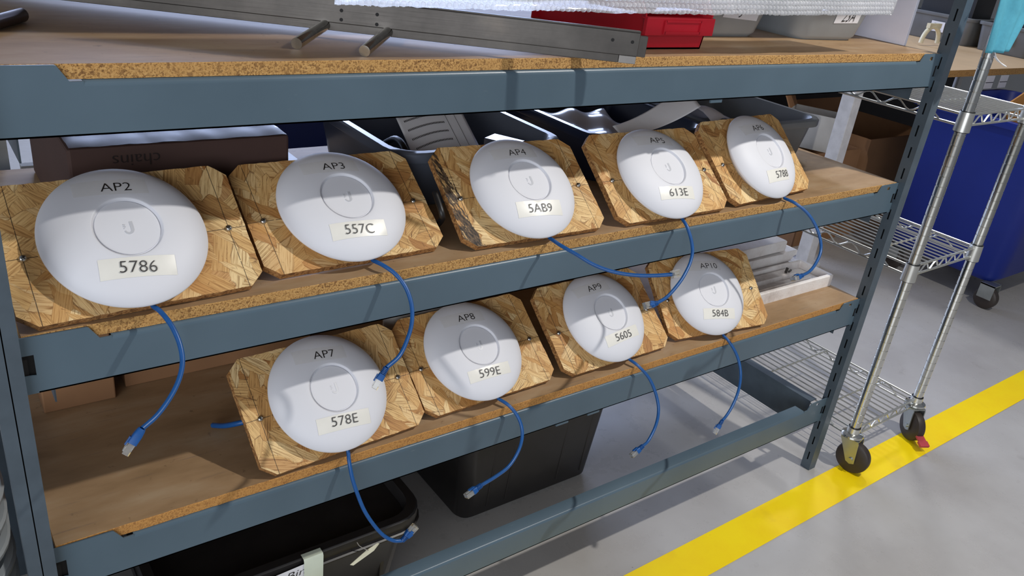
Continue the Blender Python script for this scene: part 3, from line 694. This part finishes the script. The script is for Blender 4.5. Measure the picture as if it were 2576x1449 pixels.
# paper in tub 1
def sheet(name, fn, mats, nu=24, nv=16, thick=.0006, parent=None, smooth=60):
    m = MB(); V = [[m.bm.verts.new(fn(i/nu, j/nv)) for j in range(nv+1)] for i in range(nu+1)]
    for i in range(nu):
        for j in range(nv): m.bm.faces.new((V[i][j], V[i+1][j], V[i+1][j+1], V[i][j+1]))
    o = m.build(name, mats, parent, smooth=smooth)
    if thick: q = o.modifiers.new('s', 'SOLIDIFY'); q.thickness = thick
    return o
def pf(u, v):
    return Vector((.665+.145*u, .262+.10*v+.012*math.sin(u*2.6), DB+.048+.072*v+.016*math.sin(u*2.6)*(1-.4*v)))
pr = tag(sheet('printed_sheet', pf, PAPER), 'printed paper sheet curling inside the slate grey tub', 'paper')
m = MB()
for r0 in range(5):
    for k in range(26):
        u, v = .08+k*.022, .18+r0*.17
        a, b, c, d = [pf(u+du, v+dv)+Vector((0, -.0003, .0014)) for du, dv in ((0, 0), (.012, 0), (.012, .035), (0, .035))]
        m.face((a, b, c, d))
for u in (.70, .84):
    for k in range(8):
        a, b, c, d = [pf(u+du, k/8+dv)+Vector((0, -.0003, .0014)) for du, dv in ((0, 0), (.006, 0), (.006, .125), (0, .125))]; m.face((a, b, c, d))
tag(m.build('printed_rows', INKG, pr), kind='stuff')
m = MB(); m.tube(spline([(.628, .24, DB+.03), (.628, .25, DB+.085), (.634, .30, DB+.10), (.634, .36, DB+.07), (.63, .42, DB+.04)]), .006, 8); m.tube(spline([(.646, .24, DB+.03), (.648, .25, DB+.06), (.648, .29, DB+.065), (.648, .33, DB+.05)]), .005, 8)
tag(m.build('black_cable', BLK, smooth=60), 'black cable coil inside the slate grey tub', 'cable')
m = MB(); m.box(.825, .868, .235, .30, DB+.03, DB+.095, 0, Matrix.Rotation(.5, 3, 'Z')); tag(m.build('silver_carton', plain('silver_foil', (170, 172, 180), .2, .8), bevel=.001), 'small silver foil carton standing in the slate grey tub', 'carton')
rg = random.Random(9)
def film_fn(u, v):
    return Vector((1.075+.20*u, .245+.22*v, DB+.066+.012*math.sin(u*5+v*3)*math.sin(v*6)+.005*math.sin(u*13-v*11)+.016*v))
tag(sheet('plastic_bag', film_fn, FILM, 30, 24), 'crumpled clear plastic bag lying in the dark tub', 'plastic bag')
def pap(u, v):
    return Vector((1.075+.215*u, .192+.03*v*(1-u)+.06*u*v, DB+.108+.012*v+.050*u*u+.018*v*u))
tag(sheet('loose_sheet', pap, PAPER), 'blank white sheet sticking out above AP5', 'paper')
def pf3(u, v):
    return Vector((1.372+.10*u+.09*v*v, .215+.30*v, DB+.108+.014*math.sin(u*5+v*3)+.010*math.sin(v*11)+.025*(1-u)*v))
tag(sheet('plastic_film', pf3, FILM), 'pinkish clear plastic film over the grey tub edge', 'plastic film')

# ------------------------------------------------------------------ things on the lower shelf
c1 = empty('cardboard_box', 'low brown cardboard box at the shaded left back of the lower shelf', 'box', (.092, .40, DC))
m = MB(); m.box(-.052, .053, -.085, .12, 0, .19); m.build('carton', CARD, c1, bevel=.002)
c2 = empty('cardboard_box', 'wide brown cardboard box in shade behind AP7', 'box', (.33, .44, DC))
m = MB(); m.box(-.165, .165, -.10, .09, 0, .17); m.build('carton', CARD, c2, bevel=.002)
c3 = empty('cardboard_box', 'long brown cardboard box in shade behind AP8 and AP9', 'box', (.98, .49, DC))
m = MB(); m.box(-.44, .40, -.09, .09, 0, .20); m.build('carton', CARD, c3, bevel=.002)
m = MB(); m.tube(spline([(.255, .165, DC+.006), (.265, .14, DC+.018), (.278, .121, DC+.030), (.292, .112, DC+.036)]), .0045, 8); tag(m.build('blue_lead', BLUE, smooth=60), 'short blue lead poking out behind the AP7 board', 'cable')
m = MB(); m.box(.57, .74, .195, .200, DC+.0005, DC+.190); tag(m.build('white_card', CARDW), 'white card standing behind the AP8 board', 'card')
m = MB(); m.tube(spline([(.585, .10, DB+.004), (.60, .085, DB+.03), (.592, .07, DB+.05), (.595, .10, DB+.075)]), .005, 8); tag(m.build('black_lead', BLK, smooth=60), 'black lead in the gap between AP3 and AP4', 'cable')
# foam
ft = empty('foam_tray', 'white foam packing tray with grooves beside AP10', 'foam packing', (1.665, .138, DC))
m = MB(); hx, hy = .159, .053
R = [rrect(hx, hy, .006, 0), rrect(hx, hy, .006, .029), rrect(hx-.003, hy-.003, .005, .031), rrect(hx-.012, hy-.009, .004, .031), rrect(hx-.018, hy-.014, .003, .014)]
m.loft(R); m.box(-hx+.02, hx-.05, -.020, -.010, .014, .020); m.box(-hx+.02, hx-.08, .006, .032, .014, .026)
m.build('tray', FOAM, ft)
m = MB(); m.box(.045, .049, .012, .018, .026, .040, 0, Matrix.Rotation(.2, 3, 'Y')); m.box(.055, .073, .014, .018, .026, .030, 0, Matrix.Rotation(.3, 3, 'Z')); m.build('staple', STEEL, ft)
zz = DC
for k, (x0, x1, y0, y1, h) in enumerate(((1.47, 1.800, .2, .34, .022), (1.45, 1.822, .205, .36, .030), (1.44, 1.775, .21, .35, .030))):
    f = empty('foam_block', ['white foam block at the bottom of the stack behind the tray', 'white foam block with notched end, middle of the stack', 'white foam block on top of the stack behind AP10'][k], 'foam packing', ((x0+x1)/2, (y0+y1)/2, zz+.0003*(k+1)), .02*(k-1), 'white foam stack')
    m = MB(); a, b = (x1-x0)/2, (y1-y0)/2
    poly = [(-a, 0), (a-.02, 0), (a-.012, h*.4), (a, h*.5), (a, h-.003), (a-.004, h), (a-.05, h), (a-.06, h-.004), (-a, h-.003)] if k == 1 else [(-a, 0), (a, 0), (a, h-.004), (a-.006, h), (-a, h)]
    m.prism(poly, -b, b); m.build('block', FOAM, f, bevel=.0015); zz += h+.0003

nv = empty('navy_bulk_bin', 'dark navy plastic bulk bin standing behind the left half of the shelving', 'bin', (.80, 1.15, 0))
m = MB(); tub(m, 1.10, .62, .74, .03, .06, .02, .03, foot=.02); m.build('bin_body', plain('navy_bin_plastic', (14, 26, 74), .4, 0, .1, 8), nv, smooth=40)
m = MB(); m.box(.035, .075, .66, .664, 0, 1.30); m.box(.071, .075, .664, .70, 0, 1.30)
for k in range(40): m.rod((.050, .6598, .05+.03*k), (.050, .6602, .05+.03*k), .005, 10, 1)
tag(m.build('perforated_upright', [plain('galvanised_grey', (160, 162, 160), .45, .5), DARK]), 'grey perforated steel upright behind the left end of the shelving', 'upright')
m = MB(); m.prism([(.10, 0), (.26, 0), (.26, .80), (.17, .62), (.15, .80), (.10, .80)], .75, .77); tag(m.build('notched_panel', plain('pale_grey_board', (150, 148, 144), .6)), 'pale notched panel standing behind the left end of the shelving', 'panel')
# ------------------------------------------------------------------ floor level
tt = empty('black_tote', 'open black plastic tote with taped paper label in the left foreground', 'tote', (.378, .318, 0))
m = MB(); tub(m, .50, .47, .275, .03, .05, .018, .034, foot=.01); m.build('tote_body', BLACKP, tt, smooth=40)
m = MB()
m.loft([rrect(.2515, .2365, .062, z, cx=0, cy=0) for z in (.243, .2436)]+[rrect(.2545, .2395, .065, z) for z in (.245, .2475)]+[rrect(.2515, .2365, .062, z) for z in (.2495, .250)])
m.build('rim_bead', BLACKP, tt, smooth=40)
for xx in (-.16, -.05, .06, .17):
    m = MB(); m.box(xx-.005, xx+.005, -.2065, -.195, .03, .235); m.build('front_rib', BLACKP, tt, bevel=.002)
yl = -.2405
m = MB(); m.face([(-.16, yl, .230), (.010, yl, .240), (.010, yl, .268), (-.16, yl, .258)]); pl = m.build('paper_label', PAPER, tt)
flat_text('Nickel/ Bin', .125, .015, INK, pl, (-.128, yl-.0008, .2385), (1, 0, .06), (0, 0, 1), shear=.2)
m = MB()
for a, b in (((-.006, yl-.0012, .215), (-.006, yl-.0012, .2765)), ): pass
m.loft([[Vector((x, y, z)) for x in (-.006, .030)] for y, z in ((yl-.0012, .205), (yl-.0012, .272), (yl+.001, .2765), (yl+.014, .2768))], False, False, closed=False); m.build('masking_tape_strip', MTAPE, tt, smooth=60)
m = MB(); m.tube(spline([(.095, yl-.001, .272), (.100, yl-.002, .262), (.110, yl-.004, .252), (.117, yl-.004, .245)]), .0007, 6)
sg = m.build('tag_string', STRING, tt)
m = MB(); m.loft([[Vector(p) for p in ((.082, yl-.003, .2255), (.087, yl-.006, .2245), (.128, yl-.006, .2415), (.140, yl-.003, .2505), (.136, yl-.003, .253), (.114, yl-.002, .2440))], [Vector(p) for p in ((.082, yl-.002, .2255), (.087, yl-.005, .2245), (.128, yl-.005, .2415), (.140, yl-.002, .2505), (.136, yl-.002, .253), (.114, yl-.001, .2440))]]); m.build('paper_tag', plain('cream_paper', (210, 206, 180), .6), tt)
t2_ = empty('black_tote', 'tall black plastic tote standing under the middle of the lower shelf', 'tote', (1.045, .395, 0))
m = MB(); tub(m, .50, .35, .44, .028, .035, .02, .03, foot=.012); m.build('tote_body', BLACKP, t2_, smooth=40)
m = MB()
for xx in (-.13, -.075, .085, .165): m.box(xx-.0035, xx+.0035, -.1405, -.12, .03, .37, 0, Matrix.Rotation(.06, 3, 'X'))
m.box(-.08, .12, -.162, -.14, .385, .398); m.build('front_rib', BLACKP, t2_, bevel=.002)
# stacked grey trays at the left
sb = empty('grey_tote', 'plain grey plastic tote under the tray stack left of the post', 'tote', (-.175, .14, 0))
m = MB(); tub(m, .26, .26, .2915, .012, .05, .008, .015); m.build('tote_body', GREY, sb, smooth=40)
rm = None
for k, wd in enumerate(('eighth and lowest', 'seventh from the top', 'sixth from the top', 'fifth from the top', 'fourth from the top', 'third from the top', 'second from the top', 'topmost')):
    r = empty('grey_tray', f'round-edged grey plastic tray, {wd} of the stack left of the post', 'tray', (-.175, .14, .2925+.0365*k), .05*math.sin(k*2.1), 'nested grey trays left of the post')
    if rm is None:
        m = MB(); R = [rrect(.118, .118, .10, 0, 10), rrect(.122, .122, .10, .004, 10), rrect(.132, .132, .105, .020, 10), rrect(.138, .138, .11, .026, 10), rrect(.139, .139, .11, .033, 10), rrect(.136, .136, .108, .036, 10), rrect(.129, .129, .105, .036, 10), rrect(.126, .126, .10, .024, 10), rrect(.117, .117, .1, .006, 10)]
        m.loft(R); rm = mesh_of(m, 'tray_shell', GREY, 40)
    inst('tray_shell', rm, r)

# ------------------------------------------------------------------ wire cart
A = Vector((1.937, -.048, 0)); B = Vector((2.277, -.044, 0)); CDEP = .88
eX = (B-A).normalized(); eY = Vector((-eX.y, eX.x, 0)); CW = (B-A).length
cart = empty('wire_cart', 'chrome wire shelf cart on casters to the right of the shelving', 'cart', A, math.atan2(eX.y, eX.x))
PR = .0135
def cpost(x, y):
    m = MB(); prof = [(PR-.0005, .125)]; z = .135
    while z < 1.75:
        prof += [(PR, z), (PR, z+.0225), (PR-.0011, z+.0232), (PR-.0011, z+.0248)]; z += .0254
    prof += [(PR, z), (PR, z+.01)]
    m.lathe(prof, 24, (x, y, 0)); return m.build('cart_post', CHROME, cart, smooth=35)
for x, y in ((0, 0), (CW, 0), (0, CDEP), (CW, CDEP)): cpost(x, y)
WIREM = None
for z in (1.018, .629, .128):
    m = MB(); rr = .0032
    for zz in (z, z-.026):
        for a, b in (((.016, 0), (CW-.016, 0)), ((.016, CDEP), (CW-.016, CDEP)), ((0, .016), (0, CDEP-.016)), ((CW, .016), (CW, CDEP-.016))):
            m.rod((a[0], a[1], zz), (b[0], b[1], zz), rr, 8)
    def zig(p, q, n):
        P = Vector(p); Q = Vector(q); pts = []
        for k in range(n*2+1):
            t = k/(n*2); pts.append(P.lerp(Q, t)+Vector((0, 0, -.003 if k % 2 else -.023)))
        m.tube(spline(pts, 4), .0022, 6)
    zig((.05, .0, z), (CW-.05, .0, z), 5); zig((.0, .06, z), (.0, CDEP-.06, z), 10); zig((CW, .06, z), (CW, CDEP-.06, z), 10)
    for yy in (.12, .32, .52, .72): m.rod((.002, yy, z-.004), (CW-.002, yy, z-.004), .0028, 8)
    for x, y in ((0, 0), (CW, 0), (0, CDEP), (CW, CDEP)):
        m.lathe([(PR+.0008, z-.038), (PR+.0052, z-.038), (PR+.0035, z+.008), (PR+.0008, z+.008)], 20, (x, y, 0))
    fr = m.build('wire_shelf', WIRE, cart, smooth=40)
    for x, y in ((0, 0), (CW, 0)):
        for zz in (z+.008, z-.040):
            q_ = MB(); q_.lathe([(PR+.0006, zz), (PR+.0030, zz), (PR+.0030, zz+.0018), (PR+.0006, zz+.0018)], 20, (x, y, 0)); q_.build('sleeve_ring', BLK, fr)
    n = 13
    for k in range(1, n):
        x = CW*k/n
        if WIREM is None:
            w_ = MB(); w_.rod((0, .0, 0), (0, CDEP, 0), .0021, 6); WIREM = mesh_of(w_, 'wire', WIRE, 60)
        inst('wire', WIREM, fr, Matrix.Translation((x, 0, z+.0012)))
def caster(x, y, ang, brake):
    R3 = Matrix.Rotation(ang, 4, 'Z'); T = Matrix.Translation((x, y, 0)) @ R3
    c = .047; ox = -.022
    m = MB(); prof = [(.012, -.014), (.040, -.014), (.0455, -.011), (.047, -.006), (.047, .006), (.0455, .011), (.040, .014), (.012, .014)]
    m.lathe(prof, 40)
    for v in m.bm.verts: v.co = Vector((v.co.x+ox, v.co.z, v.co.y+c))
    wl = inst('caster_wheel', mesh_of(m, 'caster_wheel', WHEEL, 40), cart, T)
    m = MB(); poly = [(ox-.012, c-.010), (ox, c-.015), (ox+.012, c-.010), (.022, .102), (.018, .106), (-.026, .106), (-.030, .100)]
    for y0 in (-.0205, .0175): m.prism(poly, y0, y0+.003)
    m.box(-.028, .022, -.0205, .0205, .1035, .1065)
    m.rod((ox, -.025, c), (ox, .025, c), .006, 12)
    fk = inst('caster_fork', mesh_of(m, 'caster_fork', ZINC), cart, T)
    m = MB(); m.lathe([(.012, .1065), (.026, .1065), (.030, .110), (.029, .115), (.022, .119), (.012, .121), (.0125, .130)], 28); m.rod((0, 0, .118), (0, 0, .19), .0105, 16)
    inst('caster_bearing', mesh_of(m, 'caster_bearing', CHROME, 35), cart, T)
    if brake:
        m = MB(); m.box(ox-.075, ox-.030, -.012, .012, .030, .036, 0, Matrix.Rotation(-.35, 3, 'Y')); m.box(ox-.078, ox-.06, -.015, .015, .022, .030, 0, Matrix.Rotation(-.35, 3, 'Y')); inst('brake_lever', mesh_of(m, 'brake_lever', REDV), cart, T)
caster(0, 0, math.radians(100), False); caster(CW, 0, math.radians(62), True); caster(0, CDEP, 1.0, False); caster(CW, CDEP, 2.0, False)
# face mask on the cart post
mk = empty('face_mask', 'light blue pleated face mask hanging on the cart post', 'face mask', (1.937, -.048, 1.2))
def mf(u, v):
    z = 1.168+.15*v; wdt = .098+.060*min(1, v/.55) if v < .55 else .158-.02*(v-.55)
    x0 = 1.842-.030*v
    fold = .006*math.sin(u*PI*5+v*1.2)*(1.1-.5*v)+.010*math.sin(u*PI)
    return Vector((x0+wdt*u, -.082-fold, z+.004*u))
mm = sheet('mask_cloth', mf, MASKM, 48, 24, .001); mm.parent = mk; mm.matrix_parent_inverse = Matrix.Translation((-1.937, .048, -1.2))
m = MB(); m.tube(spline([(1.890, -.080, 1.170), (1.905, -.082, 1.156), (1.935, -.085, 1.143), (1.962, -.084, 1.137), (1.945, -.083, 1.142), (1.915, -.081, 1.150), (1.895, -.080, 1.160)]), .0012, 6)
m.tube(spline([(1.86, -.075, 1.315), (1.90, -.064, 1.36), (1.937, -.064, 1.375), (1.965, -.064, 1.35), (1.96, -.08, 1.315)]), .0014, 6)
el = m.build('ear_loop', PAPER, mk); el.matrix_parent_inverse = Matrix.Translation((-1.937, .048, -1.2))

# ------------------------------------------------------------------ blue bulk bin
bb = empty('blue_bulk_bin', 'deep blue plastic bulk bin on casters behind the wire cart', 'bin', (3.907, .57, 0), 0.0)
m = MB(); tub(m, .90, .66, .67, .05, .07, .02, .03, z0=.11, foot=.03); ob = m.build('bin_body', BLUEB, bb, smooth=40)
for x, y in ((-.36, -.24), (.34, -.24), (-.36, .2), (.34, .2)):
    m = MB(); m.lathe([(.010, -.019), (.040, -.019), (.047, -.014), (.047, .014), (.040, .019), (.010, .019)], 28)
    for v in m.bm.verts: v.co = Vector((x+v.co.z, y+v.co.x, .047+v.co.y))
    m.build('caster_wheel', WHEEL, bb, smooth=40)
    m = MB(); m.box(x-.030, x-.026, y-.03, y+.03, .05, .115); m.box(x+.026, x+.030, y-.03, y+.03, .05, .115); m.box(x-.03, x+.03, y-.03, y+.03, .108, .114); m.build('caster_bracket', ZINC, bb)
m = MB(); m.prism([(3.475, .838), (3.66, .905), (3.95, .955), (3.95, .16), (3.62, .16), (3.58, .70)], .50, .506)
tag(m.build('cardboard_flap', mk_cardboard('orange_brown_cardboard', (176, 122, 58))), 'torn brown cardboard sheet sticking out of the blue bin', 'cardboard')

# ------------------------------------------------------------------ bench behind
bn = empty('workbench', 'long white-legged workbench with a wooden top in the background', 'workbench', (0, 0, 0))
m = MB(); m.box(3.2, 6.4, .872, 2.1, .855, .885); 
for f in m.bm.faces: f.material_index = 1 if abs(f.calc_center_median().z-.87) < .01 else 0
m.build('bench_top', [BTOP, PEDGE], bn)
for x0, y0 in ((3.09, .93), (6.2, .93), (3.09, 2.0), (6.2, 2.0)):
    m = MB(); m.box(x0+.02, x0+.075, y0, y0+.06, 0, .854); m.box(x0-.01, x0+.105, y0-.02, y0+.08, 0, .02); m.build('leg', WHITEM, bn, bevel=.002)
m = MB(); m.box(3.22, 6.19, 2.02, 2.04, .02, .85); m.build('dark_backdrop', plain('dark_backdrop_board', (44, 42, 46), .7), bn)  # dark sheet added as backdrop so the space under the bench stays dark
for x0 in (4.06, 4.20):
    m = MB(); m.box(x0, x0+.075, .866, .869, .795, .854); m.box(x0, x0+.075, .865, .8665, .822, .825, 1); m.build('hanging_card', [PAPER, INKG], bn)
def carton(label, x0, x1, y0, y1, z0, z1, matr, extra=None):
    r = empty('carton_box', label, 'box', ((x0+x1)/2, (y0+y1)/2, z0)); a, b, h = (x1-x0)/2, (y1-y0)/2, z1-z0
    m = MB(); t = .006; m.box(-a, a, -b, -b+t, 0, h); m.box(-a, a, b-t, b, 0, h); m.box(-a, -a+t, -b+t, b-t, 0, h); m.box(a-t, a, -b+t, b-t, 0, h); m.box(-a+t, a-t, -b+t, b-t, 0, t)
    m.build('carton', matr, r)
    m = MB(); m.box(-a, a, b-t, b, h, h+.07, 0, Matrix.Rotation(-.5, 3, 'X'), (0, b, h)); m.build('flap', CARD, r)
    return r
carton('large brown carton standing on the floor under the workbench', 3.26, 3.62, 1.12, 1.55, .0005, .46, CARD)
wc = carton('white open carton stacked on the large brown one under the workbench', 3.28, 3.45, 1.15, 1.36, .4605, .62, CARDW); wc.rotation_euler.z = .45
carton('second brown carton with green tape behind the blue bin', 3.68, 4.25, 1.12, 1.6, .0005, .50, CARD)
def bench_bin(label, y0, y1, text, zt=.15):
    r = empty('bench_bin', label, 'bin', (4.98, (y0+y1)/2, .8855), 0, 'grey bins on the workbench')
    m = MB(); tub(m, .36, y1-y0, zt, .012, .03, .012, .018); m.build('bin_body', GREYU, r, smooth=40)
    if text:
        m = MB(); m.face([(-.172, .03, .05), (-.172, -.05, .05), (-.176, -.05, .105), (-.176, .03, .105)]); p = m.build('paper_label', PAPER, r)
        flat_text(text, .04, .03, INK, p, (-.1755, .012, .064), (0, -1, 0), (-.07, 0, 1))
bench_bin('grey bin with 5A label at the far end of the workbench row', 1.36, 1.78, '5A'); bench_bin('grey bin with 5 label in the middle of the workbench row', 1.02, 1.345, '5'); bench_bin('grey bin nearest the front edge of the workbench', .88, 1.005, None)
for k in range(3):
    y0 = (1.415, 1.08, .925)[k]; m = MB(); m.box(4.87, 5.09, y0, y0+(.31, .21, .035)[k], .9, 1.15); m.box(4.88, 4.9, y0+.005, y0+.03, 1.15, 1.30); m.box(4.90, 5.06, y0+.004, y0+.034, 1.15, 1.22)
    tag(m.build('black_equipment', BLK, bevel=.004), ['black equipment piled in the far workbench bin', 'black equipment piled in the middle workbench bin', 'black equipment piled in the nearest workbench bin'][k], 'equipment')
m = MB(); m.tube([(4.50+.085*math.cos(a), 1.42, .8855+.012+.085*math.sin(a)) for a in [PI*k/16 for k in range(17)]], .012, 10); m.box(4.44, 4.56, 1.41, 1.43, .975, 1.0)
tag(m.build('cream_arch', CREAM, smooth=50), 'cream curved plastic handle standing on the workbench', 'handle')
